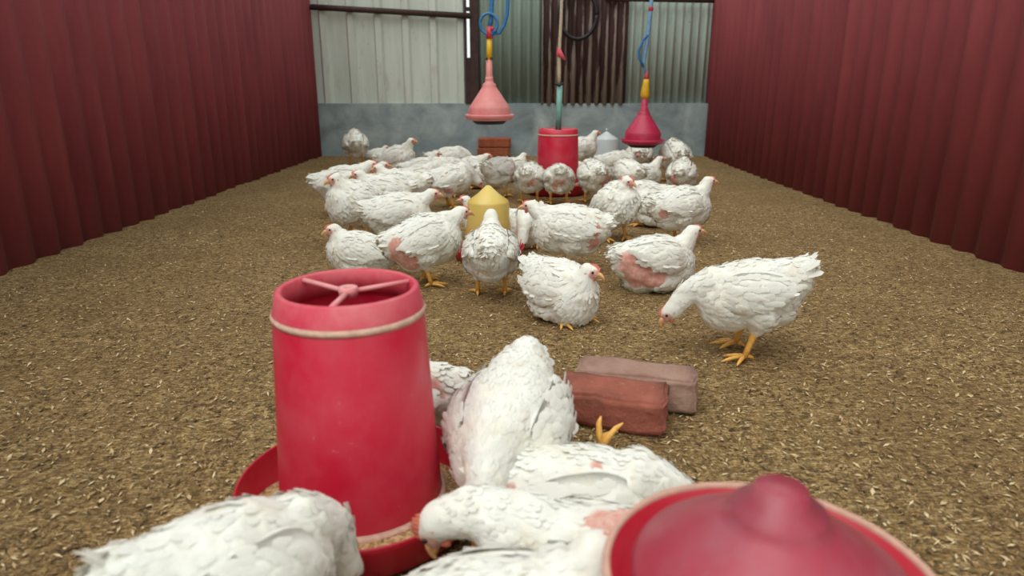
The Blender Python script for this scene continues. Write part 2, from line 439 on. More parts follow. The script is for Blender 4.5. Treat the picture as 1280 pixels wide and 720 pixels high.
# ------------------------------------------------------------------ feeders and drinkers
def feeder(px, D, r_top, r_sh, r_bot, h, r_pan, label, group='red hanging feeders', rot=0.0, zb=0.055, ph=0.085, collar='dustyred'):
    p = at_y(px, 360, D); t = thing('poultry_feeder', label, 'feeder', (p.x, D, 0), rot, group)
    # pan: dish with a rolled rim
    mb = MB(); mb.lathe([(0.0, 0.006), (r_pan * 0.86, 0.006), (r_pan * 0.93, 0.02), (r_pan * 0.985, ph - 0.01), (r_pan * 0.99, ph), (r_pan, ph + 0.003),
                         (r_pan * 1.012, ph), (r_pan * 1.005, ph - 0.012), (r_pan * 0.955, 0.016), (r_pan * 0.88, 0.0), (0, 0.0)], 72)
    mb.build('pan', M['darkred'], t)
    mb = MB(); mb.lathe([(0, 0.17), (0.02, 0.165), (r_bot * 0.7, 0.06), (r_bot * 0.8, 0.008), (0, 0.008)], 40)
    mb.build('inner_cone', M['darkred'], t)
    # hollow barrel
    th = 0.004; mb = MB()
    zt = zb + h
    mb.lathe([(r_bot, zb), (r_bot * 1.0, zb + 0.02), (r_sh + (r_bot - r_sh) * 0.5, zb + h * 0.45), (r_sh, zt - 0.055), (r_sh * 0.985, zt - 0.045),
              (r_sh * 0.985 - th, zt - 0.046), (r_sh - th, zt - 0.06), (r_sh + (r_bot - r_sh) * 0.5 - th, zb + h * 0.45), (r_bot - th, zb)], 72, closed=True)
    mb.build('barrel', M['red'], t)
    mb = MB()
    mb.lathe([(r_sh * 1.0, zt - 0.056), (r_sh * 1.012, zt - 0.048), (r_sh * 0.985, zt - 0.038), (r_top * 1.05, zt - 0.004), (r_top, zt), (r_top * 0.95, zt - 0.004),
              (r_top * 0.93, zt - 0.03), (r_sh * 0.9, zt - 0.052)], 72, closed=True)
    c = mb.build('collar', M[collar], t)
    if collar != 'red': c['label'] = 'dusty pinkish collar'
    mb = MB(); mb.lathe([(r_sh * 1.008, zt - 0.053), (r_sh * 1.02, zt - 0.047), (r_sh * 1.0, zt - 0.040), (r_sh * 0.99, zt - 0.047)], 72, closed=True)
    c = mb.build('dust_band', M['dust'], t); c['label'] = 'cream dusty band around the shoulder'
    mb = MB(); mb.lathe([(r_bot * 1.0, zb - 0.004), (r_bot * 1.06, zb + 0.0), (r_bot * 1.055, zb + 0.024), (r_bot * 1.002, zb + 0.032)], 72, closed=True)
    c = mb.build('lower_band', M['dust'], t); c['label'] = 'cream feed-dusted lower rim'
    for k in range(3):
        a = math.radians(20 + 120 * k); mb = MB()
        mb.tube([(0.012 * math.cos(a), 0.012 * math.sin(a), zt - 0.012), (r_top * 0.97 * math.cos(a), r_top * 0.97 * math.sin(a), zt - 0.008)], 0.006, 8, flat=0.8)
        mb.build('spoke', M['spoke'], t)
    mb = MB(); mb.lathe([(0.007, zt - 0.02), (0.018, zt - 0.02), (0.018, zt - 0.003), (0.007, zt - 0.003)], 20, closed=True); mb.build('hub', M['spoke'], t)
    return t
near = feeder(435, 1.225, 0.126, 0.141, 0.163, 0.465, 0.243, 'large red hanging feeder in the foreground, its top rim and spokes in view', rot=math.radians(8), zb=0.025)
mb = MB(); prof = [(0.168, 0.050), (0.19, 0.046), (0.215, 0.042), (0.231, 0.040), (0.226, 0.024), (0.170, 0.024)]
mb.lathe(prof, 64, (near.location.x, near.location.y, 0), closed=True)
# heaped at the front, eaten bare at the back
def heap(v):
    a = math.atan2(v[1] - near.location.y, v[0] - near.location.x); k = 0.5 - 0.5 * math.sin(a - 0.15)
    return (v[0], v[1], v[2] * min(1.0, 0.08 + 1.35 * k))
mb.v = [heap(v) for v in mb.v]
o = mb.build('chicken_feed', M['feed']); o['kind'] = 'stuff'; tag(o, 'tan crumbled feed lying in the pan of the foreground feeder', 'feed')
far = feeder(694, 5.62, 0.15, 0.162, 0.176, 0.455, 0.27, 'red feeder further back under the teal tube, chickens lined up at it', zb=0.06, collar='red')
# teal tube and rope above the far feeder
fx = far.location.x
t = thing('hanging_line', 'beige rope with a red knot and teal tube holding the further feeder', 'rope', (fx, 5.62, 0.50))
a = at_y(696, 107, 5.62); z = lambda y: at_y(696, y, 5.62).z - 0.50
mb = MB(); mb.tube([(0, 0, -0.012), (0.006, 0, z(106))], 0.023, 16); mb.build('tube', M['teal'], t)
mb = MB(); kx = (at_y(699, 66, 5.62).x - fx)
mb.tube([(0.0, 0, z(108)), (kx * 0.3, 0, z(90)), (kx, 0, z(66)), (kx + 0.01, 0, z(20)), (kx + 0.014, 0, 1.95)], [0.012, 0.016, 0.013, 0.012, 0.012], 10)
mb.build('rope', M['rope'], t)
mb = MB(); mb.ball((kx, -0.01, z(66)), (0.022, 0.022, 0.035)); mb.tube([(kx, -0.02, z(64)), (kx + 0.02, -0.03, z(70)), (kx + 0.045, -0.025, z(75))], [0.014, 0.016, 0.008], 8)
mb.build('knot', M['ribbon'], t)
mb = MB(); mb.tube([(-0.03, 0, z(105)), (0.0, -0.026, z(106.5)), (0.034, 0, z(104))], [0.008, 0.012, 0.008], 8); mb.build('tie', M['black'], t)

def bell(px, py_rim, D, r, mat, label, valve_len, loc=None, h=0.30, group='bell drinkers on hoses', rim_mat=None):
    p = at_y(px, py_rim, D) if loc is None else Vector(loc)
    t = thing('bell_drinker', label, 'drinker', p, 0, group)
    mb = MB()           # flanged trough
    mb.lathe([(r * 0.60, -0.004), (r * 0.80, -0.008), (r * 0.97, 0.008), (r * 1.0, 0.03), (r * 0.985, 0.036), (r * 0.95, 0.032), (r * 0.90, 0.014), (r * 0.8, 0.008), (r * 0.6, 0.012)], 64, closed=True)
    mb.build('trough', M[rim_mat or mat], t)
    mb = MB()           # conical dome with a straight skirt, thin neck
    k = h / 0.30
    mb.lathe([(r * 0.82, 0.010), (r * 0.83, 0.075 * k), (r * 0.80, 0.092 * k), (r * 0.56, 0.155 * k), (r * 0.34, 0.215 * k), (r * 0.27, 0.235 * k), (r * 0.27, 0.25 * k), (r * 0.17, 0.262 * k),
              (r * 0.15, 0.30 * k), (0.0, 0.30 * k)], 56)
    mb.build('dome', M[mat], t)
    mb = MB(); mb.lathe([(0, -0.035), (r * 0.56, -0.035), (r * 0.68, -0.016), (r * 0.68, 0.0), (0, 0.0)], 48); mb.build('ballast', M['black'], t)
    return t, p
t, p = bell(612, 149, 5.2, 0.183, 'pinkbell', 'faded pink bell drinker hanging in the air before the grey wall', 0.2)
zz = lambda y: at_y(612, y, 5.2).z - p.z
xx = lambda x: at_y(x, 40, 5.2).x - p.x
mb = MB(); mb.lathe([(r_, z_) for r_, z_ in ((0.031, zz(101)), (0.024, zz(92)), (0.022, zz(75)), (0, zz(75)))], 20); mb.build('neck', M['pinkbell'], t)
mb = MB(); mb.tube([(0, 0, zz(78)), (0.003, 0, zz(62)), (0.004, 0, zz(47))], [0.02, 0.021, 0.019], 16); mb.build('valve_tube', M['yellow'], t)
for y in (73.5,):
    for s in (-1, 1):
        mb = MB(); mb.ball((0.018 * s, -0.018, zz(y)), 0.009); mb.build('clip', M['black'], t)
mb = MB(); mb.tube([(0.004, 0, zz(48)), (0.006, 0, zz(40)), (0.006, 0, zz(33))], [0.026, 0.022, 0.018], 14); mb.ball((0.025, -0.015, zz(36)), (0.014, 0.012, 0.014)); mb.build('valve_cap', M['redvalve'], t)
mb = MB(); mb.tube([(0.006, 0, zz(35)), (xx(614), 0.01, zz(24)), (xx(615), 0.01, zz(0)), (xx(616), 0.01, 2.44 - p.z)], 0.016, 10); mb.build('hanging_line', M['blue'], t)
mb = MB(); cx, cz = xx(611), zz(30)
mb.tube([(cx + 0.062 * math.cos(a), -0.02 + 0.03 * a / 6, cz + 0.07 * math.sin(a)) for a in [math.radians(-60 + 20 * k) for k in range(18)]], 0.011, 8, cap=True); mb.build('hose_loop', M['blue'], t)
mb = MB(); mb.tube([(0.015, -0.01, zz(43)), (xx(624), 0, zz(41)), (xx(630), 0, zz(32)), (xx(634), 0, zz(18)), (xx(635), 0, zz(0)), (xx(632), 0, 1.5), (xx(630), 0, 2.44 - p.z)], 0.013, 10); mb.build('hose', M['blue'], t)

t, p = bell(803, 179, 6.3, 0.195, 'crimson', 'crimson bell drinker hanging low at the right of the flock', 0.2, h=0.33)
zz = lambda y: at_y(803, y, 6.3).z - p.z
xx = lambda x: at_y(x, 60, 6.3).x - p.x
mb = MB(); mb.lathe([(0.042, zz(138)), (0.036, zz(136)), (0.03, zz(134)), (0.028, zz(118)), (0, zz(118))], 20); mb.build('neck', M['crimson'], t)
mb = MB(); mb.tube([(0, 0, zz(123.5)), (0, 0, zz(119)), (0.0, 0, zz(112)), (0.004, 0, zz(104)), (0.004, 0, zz(99))], [0.03, 0.042, 0.036, 0.028, 0.024], 16); mb.build('valve_tube', M['yellow'], t)
mb = MB(); mb.tube([(0.004, 0, zz(100)), (0.004, 0, zz(95)), (0.006, 0, zz(89))], [0.024, 0.018, 0.010], 12); mb.build('valve_cap', M['redvalve'], t)
mb = MB(); mb.tube([(0.006, 0, zz(96)), (xx(805), 0, zz(80)), (xx(808), 0, zz(55)), (xx(811), 0, zz(14)), (xx(812), 0, 2.44 - p.z)], [0.011, 0.016, 0.020, 0.017, 0.012], 10); mb.build('hose', M['paleblue'], t)
mb = MB(); mb.tube([(xx(805), -0.02, zz(84)), (xx(799), -0.02, zz(72)), (xx(798), -0.02, zz(64)), (xx(803), -0.02, zz(50)), (xx(808), -0.02, zz(44))], 0.011, 8); mb.build('hose_loop', M['blue'], t)
mb = MB(); mb.ball((xx(811), 0, zz(11)), (0.022, 0.022, 0.03)); mb.build('joint', M['redvalve'], t)
# bell drinker close to the camera, lower right corner
M['mauve'] = m_plastic('dusty_mauve_red_plastic', srgb(164, 56, 72), srgb(156, 100, 112), 0.38, 0.9)
M['duskyrim'] = m_simple('mineral_crusted_rim', srgb(206, 160, 142), 0.8, 0.1, 40, 0.2)
t, p = bell(0, 0, 0, 0.185, 'mauve', 'red bell drinker with a beige crusted rim cut off at the lower right corner', 0, loc=(0.29, 0.640, 0.285), h=0.15, rim_mat='darkred', group=None)
mb = MB(); mb.lathe([(0.1785, 0.026), (0.1855, 0.026), (0.1875, 0.034), (0.184, 0.040), (0.178, 0.037)], 72, closed=True)
c = mb.build('rim_crust', M['duskyrim'], t); c['label'] = 'beige crusted rim edge'
mb = MB(); mb.lathe([(0.0, -0.285), (0.13, -0.285), (0.13, -0.27), (0.10, -0.255), (0.075, -0.03), (0, -0.03)], 40); mb.build('stand', M['crimson'], t)

def fountain(px, py, D, r, label, mat, tray=True, h=0.37, knob=True):
    p = at_y(px, py, D); t = thing('jar_drinker', label, 'drinker', (p.x, D, 0), 0)
    mb = MB()
    mb.lathe([(0, h), (0.012, h - 0.003), (r * 0.5, h - 0.042), (r * 0.97, h - 0.078), (r * 1.0, h - 0.088), (r * 1.02, h - 0.16), (r * 1.16, 0.10), (r * 1.22, 0.03), (0, 0.03)], 56)
    mb.build('jar', M[mat], t)
    if knob:
        mb = MB(); mb.lathe([(0, h + 0.03), (0.012, h + 0.028), (0.014, h + 0.012), (0.008, h + 0.004), (0.012, h - 0.008), (0, h - 0.008)], 16); mb.build('knob', M[mat], t)
    R = r * 1.75
    mb = MB(); mb.lathe([(0, 0.012), (R * 0.9, 0.012), (R * 0.985, 0.055), (R, 0.06), (R * 1.01, 0.056), (R * 0.93, 0.0), (0, 0.0)], 56); mb.build('tray', M['darkred' if tray else mat], t)
    return t
fountain(611, 318, 3.42, 0.105, 'cloudy yellow jar drinker in a red tray amid the chickens', 'jar', knob=False)
fountain(757, 200, 7.75, 0.135, 'white plastic jar drinker with a pointed lid near the back wall', 'whiteplastic', tray=False, h=0.36)

# black hose coil on the rusty sheet
c = at_y(723, 19, YW - 0.10); t = thing('hose_coil', 'black hose coil hanging on the rusty corrugated sheet', 'hose coil', c)
for k, (r_, dy, dz) in enumerate(((0.215, 0, 0.0), (0.228, 0.025, 0.012))):
    mb = MB(); mb.tube([(r_ * math.cos(a), dy, dz + 1.22 * r_ * math.sin(a)) for a in [2 * math.pi * i / 48 for i in range(49)]], 0.021, 10); mb.build('hose_loop', M['black'], t)

# ------------------------------------------------------------------ chickens
FLOCK = 'white chickens of the flock'
def leaf(V, Fc, N, root, d, n, L, W, lift, curl=0.0, mixn=0.3):
    """one small feather blade: root, two widening rows, rounded tip"""
    s = d.cross(n); b = len(V); k = mixn * lift / L * 3; nn = (n - d * k).normalized()
    N += [(n - s * 0.12).normalized(), n, (n + s * 0.12).normalized(), (nn - s * 0.25).normalized(), nn, (nn + s * 0.25).normalized(), (nn - s * 0.25).normalized(), nn, (nn + s * 0.25).normalized(), nn]
    rows = ((0.0, 0.35), (0.55, 1.0), (0.88, 0.78))
    for t, wd in rows:
        c = root + d * (L * t) + n * (lift * t + 0.0012 - curl * t * t)
        V.append(c - s * (W * wd / 2)); V.append(c + n * (W * 0.12)); V.append(c + s * (W * wd / 2))
    V.append(root + d * L + n * (lift + 0.0005 - curl))
    for r in (0, 3):
        Fc.append((b + r, b + r + 1, b + r + 4, b + r + 3)); Fc.append((b + r + 1, b + r + 2, b + r + 5, b + r + 4))
    Fc.append((b + 6, b + 7, b + 9)); Fc.append((b + 7, b + 8, b + 9))

A_, B_, C_ = 0.178, 0.100, 0.112
def build_chicken(seed=1, sit=False, neck='up', yaw=0, pitch=10, bare=(), detail=1.0, fluff=1.0, fat=1.0, zc=None, legs=True,
                  neck_pts=None, head_dir=None, feet=None, tail_up=35, tail_n=9, wing_droop=0.0, leg_back=False, comb=0.62):
    """Meshes of one chicken, facing +X, standing on z=0; returns {part: mesh}. bare = [(x, y, z, radius)] plucked patches"""
    r = random.Random(seed)
    zc = zc if zc is not None else (0.112 if sit else 0.205)
    c0 = Vector((0, 0, zc)); RP = Matrix.Rotation(math.radians(-pitch), 3, 'Y')
    bt = lambda x, y, z: c0 + RP @ Vector((x, y, z))           # body frame -> chicken frame
    a, b_, c_ = A_, B_ * fat, C_ * fat
    src = MB()
    src.ball(bt(0, 0, 0), (a, b_, c_), RP, 24, 16)
    src.ball(bt(0.065, 0, -0.012), (0.105, b_ * 0.98, c_ * 0.95), RP, 20, 14)           # breast
    src.ball(bt(-0.10, 0, 0.02), (0.10, b_ * 0.72, c_ * 0.72), RP, 20, 14)              # rump
    src.ball(bt(-0.165, 0, 0.055), (0.05, 0.045, 0.042), RP, 16, 10)                    # tail root
    src.ball(bt(-0.06, 0, -0.055), (0.09, b_ * 0.75, c_ * 0.6), RP, 18, 12)             # belly fluff
    # neck and head
    base = bt(0.105, 0, 0.045)
    if neck_pts: pts = [Vector(p) for p in neck_pts]; hd = Vector(head_dir).normalized()
    else:
        rel, hd = {'up': ([(0.035, 0, 0.045), (0.052, 0, 0.082)], (1, 0, -0.12)),
                   'high': ([(0.035, 0, 0.06), (0.05, 0, 0.13)], (1, 0, -0.05)),
                   'mid': ([(0.05, 0, 0.028), (0.078, 0, 0.052)], (1, 0, -0.22)),
                   'low': ([(0.075, 0, -0.02), (0.125, 0, -0.085)], (0.55, 0, -0.85)),
                   'down': ([(0.07, 0, -0.03), (0.09, 0, -0.13)], (0.25, 0, -1)),
                   'tuck': ([(0.02, 0, 0.035), (0.03, 0, 0.062)], (1, 0, -0.35))}[neck]
        Y = Matrix.Rotation(math.radians(yaw), 3, 'Z'); pts = []
        for i, q in enumerate(rel):
            k = Matrix.Rotation(math.radians(yaw) * (0.5 if i == 0 else 0.85), 3, 'Z'); pts.append(base + k @ Vector(q))
        hd = (Y @ Vector(hd)).normalized()
    chain = [bt(0.07, 0, 0.02)] + [base] + pts
    rad = [0.075, 0.062] + [0.046 - 0.014 * (i + 1) / len(pts) for i in range(len(pts))]
    for i in range(len(chain) - 1):
        n = 6
        for k in range(n + 1):
            t = k / n; src.ball(chain[i].lerp(chain[i + 1], t), rad[i] + (rad[i + 1] - rad[i]) * t, None, 12, 8)
    sd_ = hd.cross(Vector((0, 0, 1)));
    if sd_.length < 0.1: sd_ = Vector((0, -1, 0))
    sd_.normalize(); up = sd_.cross(hd).normalized()
    HM = Matrix((hd, -sd_, up)).transposed()                    # head frame: x forward, y left, z up
    hc = pts[-1] + hd * 0.016 + up * 0.006
    h = lambda x, y, z: hc + HM @ Vector((x, y, z))
    src.ball(hc, (0.031, 0.0245, 0.0255), HM, 16, 12); src.ball(h(0.018, 0, -0.004), (0.019, 0.0155, 0.0155), HM, 14, 10)
    src.ball(h(-0.012, 0, -0.014), (0.026, 0.024, 0.024), HM, 14, 10)
    # thighs
    fl = {}
    for s in (-1, 1):
        hip = bt(-0.015, s * b_ * 0.62, -0.045)
        if sit:
            src.ball(bt(0.0, s * b_ * 0.70, -0.055), (0.085, 0.042, 0.05), RP, 16, 10)
            fl[s] = None
        else:
            fx = 0.01 if feet is None else feet[0 if s < 0 else 1][0]; fy = s * 0.062 if feet is None else feet[0 if s < 0 else 1][1]
            hock = Vector((fx - 0.022, fy, 0.088)); fl[s] = (hock, Vector((fx, fy, 0.014)))
            for k in range(7):
                t = k / 6; src.ball(hip.lerp(hock, t), 0.058 + (0.0155 - 0.058) * t ** 0.8, None, 12, 8)
    # one continuous skin
    tmp = src.build('tmp', M['feather']); md = tmp.modifiers.new('r', 'REMESH'); md.mode = 'VOXEL'; md.voxel_size = 0.0065 if detail >= 1 else 0.009
    ms = tmp.modifiers.new('s', 'SMOOTH'); ms.iterations = 5 if detail >= 1 else 3; ms.factor = 0.5
    dg = bpy.context.evaluated_depsgraph_get(); me = bpy.data.meshes.new_from_object(tmp.evaluated_get(dg))
    old = tmp.data; bpy.data.objects.remove(tmp); bpy.data.meshes.remove(old)
    nv = len(me.vertices); co = np.zeros(nv * 3); me.vertices.foreach_get('co', co); co = co.reshape(-1, 3)
    no = np.zeros(nv * 3); me.vertices.foreach_get('normal', no); no = no.reshape(-1, 3)
    faces = [tuple(p.vertices) for p in me.polygons]; bpy.data.meshes.remove(me)
    so = seed * 7.3
    hcn = np.array(hc)
    for i in range(nv):                                         # soft lumps of the plumage
        p = co[i]; near_h = min(1.0, np.linalg.norm(p - hcn) / 0.09)
        d = 0.007 * noise.noise((p[0] * 17 + so, p[1] * 17, p[2] * 17)) + 0.0035 * noise.noise((p[0] * 45, p[1] * 45 + so, p[2] * 45))
        co[i] = p + no[i] * d * fluff * near_h
    skin = np.zeros(nv)
    hrel = (co - hcn) @ np.array(HM)                            # head coordinates
    face = np.exp(-(((hrel[:, 0] - 0.018) / 0.021) ** 2 + ((hrel[:, 2] + 0.002) / 0.023) ** 2)) * 1.15
    face[(hrel[:, 0] < -0.004) | (np.abs(hrel[:, 2]) > 0.035) | (np.abs(hrel[:, 1]) > 0.03) | (hrel[:, 0] > 0.05)] = 0
    ear = np.exp(-(((hrel[:, 0] + 0.012) / 0.007) ** 2 + ((hrel[:, 2] + 0.006) / 0.007) ** 2)) * 0.75 * (np.abs(hrel[:, 1]) > 0.012) * (np.abs(hrel[:, 1]) < 0.035)
    skin = np.maximum(face * 0.85, ear)
    for bx, by, bz, br in bare:
        q = np.array(bt(bx, by, bz)); dd = np.linalg.norm(co - q, axis=1)
        wob = np.array([noise.noise((x * 30 + so, y * 30, z * 30)) for x, y, z in co]) * 0.3
        skin = np.maximum(skin, np.clip(1.5 - dd / br + wob, 0, 1))
    V = [Vector(x) for x in co]; N = []; Fc = list(faces); base_n = len(V); base_f = len(Fc)
    # feather blades lying backwards over the skin
    tri = np.array([(f[0], f[1], f[2]) for f in faces])
    ar = np.linalg.norm(np.cross(co[tri[:, 1]] - co[tri[:, 0]], co[tri[:, 2]] - co[tri[:, 0]]), axis=1); cs = np.cumsum(ar); cs /= cs[-1]
    nf = int(820 * detail); fs_ = 0.66 if detail > 1.2 else 1.0
    for k in range(nf):
        f = tri[np.searchsorted(cs, r.random())]; i = f[r.randrange(3)]
        if skin[i] > 0.45: continue
        p = Vector(co[i]); n = Vector(no[i]); hp = p - hc; dist = hp.length
        if dist < 0.045: continue
        if p.z < 0.10 and not sit: continue
        flow = hp.normalized() * 0.8 + RP @ Vector((-1, 0, -0.15)) * min(1, dist / 0.2) + Vector((r.uniform(-.25, .25), r.uniform(-.25, .25), r.uniform(-.2, .2)))
        d = flow - n * flow.dot(n)
        if d.length < 0.15: continue
        d.normalize(); sc = min(1.0, 0.45 + dist / 0.22)
        scr = 1.0 if r.random() < 0.94 else 3.0
        leaf(V, Fc, N, p - n * 0.001, d, n, sc * fs_ * r.uniform(0.020, 0.034), sc * fs_ * r.uniform(0.012, 0.019), 0.0016 * scr * fluff * fs_, 0.0005)
    mi = [0] * len(Fc)
    skin_all = list(skin) + [0.0] * (len(V) - base_n)
    # shanks and toes
    lb = MB()
    def foot(p, yw, L=1.0, upv=0.0):
        R = Matrix.Rotation(yw, 3, 'Z')
        for ang, ln in ((-36, 0.06), (2, 0.075), (40, 0.06), (178, 0.03)):
            dd = R @ Vector((math.cos(math.radians(ang)), math.sin(math.radians(ang)), 0))
            lb.tube([p + Vector((0, 0, 0.002)), p + dd * ln * 0.5 * L + Vector((0, 0, 0.001 + upv)), p + dd * ln * 0.85 * L + Vector((0, 0, -0.004 + upv)), p + dd * ln * 1.12 * L + Vector((0, 0, -0.009 + upv))],
                    [0.0085, 0.0068, 0.0056, 0.0016], 8)
    if legs:
        for s in (-1, 1):
            if fl[s]:
                hk, an = fl[s]
                lb.tube([hk + Vector((-0.004, 0, 0.02)), hk, hk.lerp(an, 0.25), hk.lerp(an, 0.6), an + Vector((0, 0, -0.004))], [0.014, 0.0135, 0.0105, 0.0095, 0.0105], 10)
                foot(an + Vector((0, 0, -0.003)), s * 0.15 + r.uniform(-0.25, 0.25))
            elif sit and not leg_back:
                foot(Vector((0.075, s * 0.055, 0.010)), s * 0.2, 0.9)
        if leg_back:                                             # a leg stretched out backwards, toes spread
            p0 = Vector((0.02, 0.075, 0.04)); p1 = Vector((0.045, 0.20, 0.095)); lb.tube([p0, p1], [0.013, 0.009], 10)
            for dd, ln in (((-0.22, 0.3, 0.9), 0.06), ((0.5, 0.35, 0.75), 0.055), ((0.1, 0.9, 0.3), 0.04)):
                dd = Vector(dd).normalized(); lb.tube([p1, p1 + dd * ln * 0.5, p1 + dd * ln * 0.9 + Vector((0.004, 0, 0)), p1 + dd * ln * 1.15 + Vector((0.012, 0, 0))], [0.009, 0.0075, 0.006, 0.002], 8)
    bo = len(V); V += [Vector(v) for v in lb.v]; Fc += [tuple(bo + i for i in f) for f in lb.f]; mi += [1] * len(lb.f); skin_all += [0.0] * len(lb.v)
    def mk(name, V, Fc, mats, mi=None, skin=None, N=None, at0=0):
        m = bpy.data.meshes.new(name); m.from_pydata([tuple(v) for v in V], [], Fc)
        for x in mats: m.materials.append(x)
        if mi: m.polygons.foreach_set('material_index', mi)
        m.polygons.foreach_set('use_smooth', [True] * len(Fc))
        if skin is not None:
            at = m.attributes.new('skin', 'FLOAT', 'POINT'); at.data.foreach_set('value', np.array(skin, dtype=np.float32))
        m.update()
        if N:                                                    # blades shade like the plumage they lie on
            nn = np.zeros(len(V) * 3, dtype=np.float32); m.vertices.foreach_get('normal', nn); nn = nn.reshape(-1, 3)
            nn[at0:at0 + len(N)] = np.array([tuple(x) for x in N]); m.normals_split_custom_set_from_vertices(nn.tolist())
        return m
    out = {'body': mk('chicken_body', V, Fc, [M['feather'], M['leg'], M['blade']], mi, skin_all, N, base_n)}
    # wings hugging the flanks
    for s in (-1, 1):
        V, Fc, N = [], [], []; nu, nw = 16, 8
        S = Vector((0.112, 0, 0.030)); T = Vector((-0.135, 0, 0.026 - wing_droop)); ax = (T - S); Ln = ax.length; ax.normalize(); upw = Vector((-ax.z, 0, ax.x)); upw = upw if upw.z > 0 else -upw
        def pt(u, v, out_):
            hw = 0.060 * (math.sqrt(max(0, 1 - ((0.36 - u) / 0.36) ** 2)) if u < 0.36 else max(0.0, 1 - ((u - 0.36) / 0.66) ** 1.9) ** 0.8) + 0.002
            q = S + ax * (u * Ln) + upw * (hw * v)
            e = 1 - (q.x / (a * 1.08)) ** 2 - (q.z / (c_ * 1.08)) ** 2
            ys = b_ * 1.02 * math.sqrt(max(0.02, e))
            bul = 0.015 * (1 - v * v * 0.8) * math.sin(math.pi * min(1, u * 0.8 + 0.12)) + 0.005 + (0.006 if v < -0.5 else 0) - 0.010 * max(0, v) ** 2 - 0.013 * max(0, 1 - u / 0.22)
            return bt(q.x, s * (ys + (bul if out_ else -0.012)), q.z)
        for o_ in (True, False):
            for i in range(nu + 1):
                for j in range(nw + 1): V.append(pt(i / nu, -1 + 2 * j / nw, o_))
        K = (nu + 1) * (nw + 1); st = nw + 1
        for i in range(nu):
            for j in range(nw):
                q = i * st + j; Fc.append((q, q + 1, q + st + 1, q + st)); Fc.append((K + q, K + q + st, K + q + st + 1, K + q + 1))
        for i in range(nu):
            for j in (0, nw): q = i * st + j; Fc.append((q, q + st, K + q + st, K + q))
        for j in range(nw):
            for i in (0, nu): q = i * st + j; Fc.append((q, q + 1, K + q + 1, K + q))
        V = [v + Vector((0, 0, 1)) * 0.003 * noise.noise((v.x * 25 + so, v.y * 25, v.z * 25)) for v in V]
        w0 = len(V); wf = len(Fc); nrm = RP @ Vector((0, s, 0.12)); nrm.normalize(); axw = RP @ ax
        for k in range(int(90 * min(detail, 1.6))):                        # coverts
            u, v = r.uniform(0.08, 0.86), r.uniform(-0.95, 0.95); p = pt(u, v, True)
            e1 = (pt(min(1, u + .03), v, True) - p); e2 = pt(u, min(1, v + .05), True) - p; n = e1.cross(e2)
            n = n.normalized() if n.length > 1e-9 else nrm
            if n.y * s < 0: n = -n
            d = (axw + Vector((0, 0, r.uniform(-0.35, 0.1)))); d = (d - n * d.dot(n)).normalized()
            leaf(V, Fc, N, p, d, n, r.uniform(0.024, 0.040), r.uniform(0.014, 0.020), 0.0014 + (0.005 if r.random() < .06 else 0), 0.0005)
        for k in range(8):                                       # flight feathers along the lower rear edge
            u = 0.45 + 0.5 * k / 7; p = pt(u, -0.75 + 0.8 * k / 7, True)
            d = (axw + RP @ Vector((-0.2, s * -0.12, -0.28 + 0.05 * k + r.uniform(-.06, .06)))).normalized(); n = (nrm - d * nrm.dot(d)).normalized()
            leaf(V, Fc, N, p - d * 0.02, d, n, r.uniform(0.050, 0.070), 0.019, 0.002 + 0.0006 * k, 0.003)
        out['wing%d' % s] = mk('chicken_wing', V, Fc, [M['feather'], M['blade']], [0] * wf + [1] * (len(Fc) - wf), [0.0] * len(V), N, w0)
    # tail
    V, Fc, N = [], [], []; rt = bt(-0.175, 0, 0.058)
    for k in range(tail_n):
        t = k / (tail_n - 1) * 2 - 1; y = t * 0.028
        for lay in (0, 1):
            d = RP @ Vector((-math.cos(math.radians(tail_up - lay * 14)), t * 0.45 + r.uniform(-.12, .12), math.sin(math.radians(tail_up - lay * 14 + r.uniform(-14, 14)))))
            d.normalize(); n = RP @ Vector((0.5, t * 0.3, 0.85)); n = (n - d * n.dot(d)).normalized()
            leaf(V, Fc, N, rt + RP @ Vector((0.022, y, -0.006 - 0.014 * lay)), d, n, r.uniform(0.062, 0.092) * (1.0 - 0.2 * abs(t)), r.uniform(0.022, 0.03), r.uniform(-0.002, 0.006), 0.006)
    out['tail'] = mk('chicken_tail', V, Fc, [M['blade']], None, [0.0] * len(V))
    # comb: serrated thin plate
    n = 6; prof = [(0.030, 0.004)]
    for k in range(n):
        x = 0.028 - 0.045 * (k + 0.5) / n; hh = comb * (0.011 * math.sin(math.pi * (k + 0.8) / (n + 0.8)) + 0.004)
        prof += [(x + 0.0025, 0.021 + hh * 0.55), (x - 0.001, 0.022 + hh), (x - 0.0035, 0.021 + hh * 0.6)]
    prof += [(-0.022, 0.012)]
    lo = [(x, 0.010 if x > 0.02 else 0.019) for x, z in prof]
    mb = MB(); m_ = len(prof); vs = []
    for y in (-0.0028, 0.0028):
        vs += [h(x, y * 0.7, z) for x, z in prof] + [h(x, y, z) for x, z in lo]
    fs = []
    for k in range(m_ - 1):
        fs += [(k, k + 1, m_ + k + 1, m_ + k), (2 * m_ + k, 3 * m_ + k, 3 * m_ + k + 1, 2 * m_ + k + 1), (k, 2 * m_ + k, 2 * m_ + k + 1, k + 1)]
    mb.add(vs, fs); out['comb'] = mb.mesh('chicken_comb', M['comb'])
    mb = MB()
    for s in (-1, 1): mb.ball(h(0.017, s * 0.006, -0.022), (0.008, 0.004, 0.010), HM, 10, 7)
    out['wattle'] = mb.mesh('chicken_wattle', M['comb'])
    mb = MB()
    mb.tube([h(0.026, 0, 0.002), h(0.036, 0, 0.003), h(0.046, 0, 0.0), h(0.054, 0, -0.006), h(0.057, 0, -0.011)], [0.0105, 0.0085, 0.0062, 0.0035, 0.001], 10)
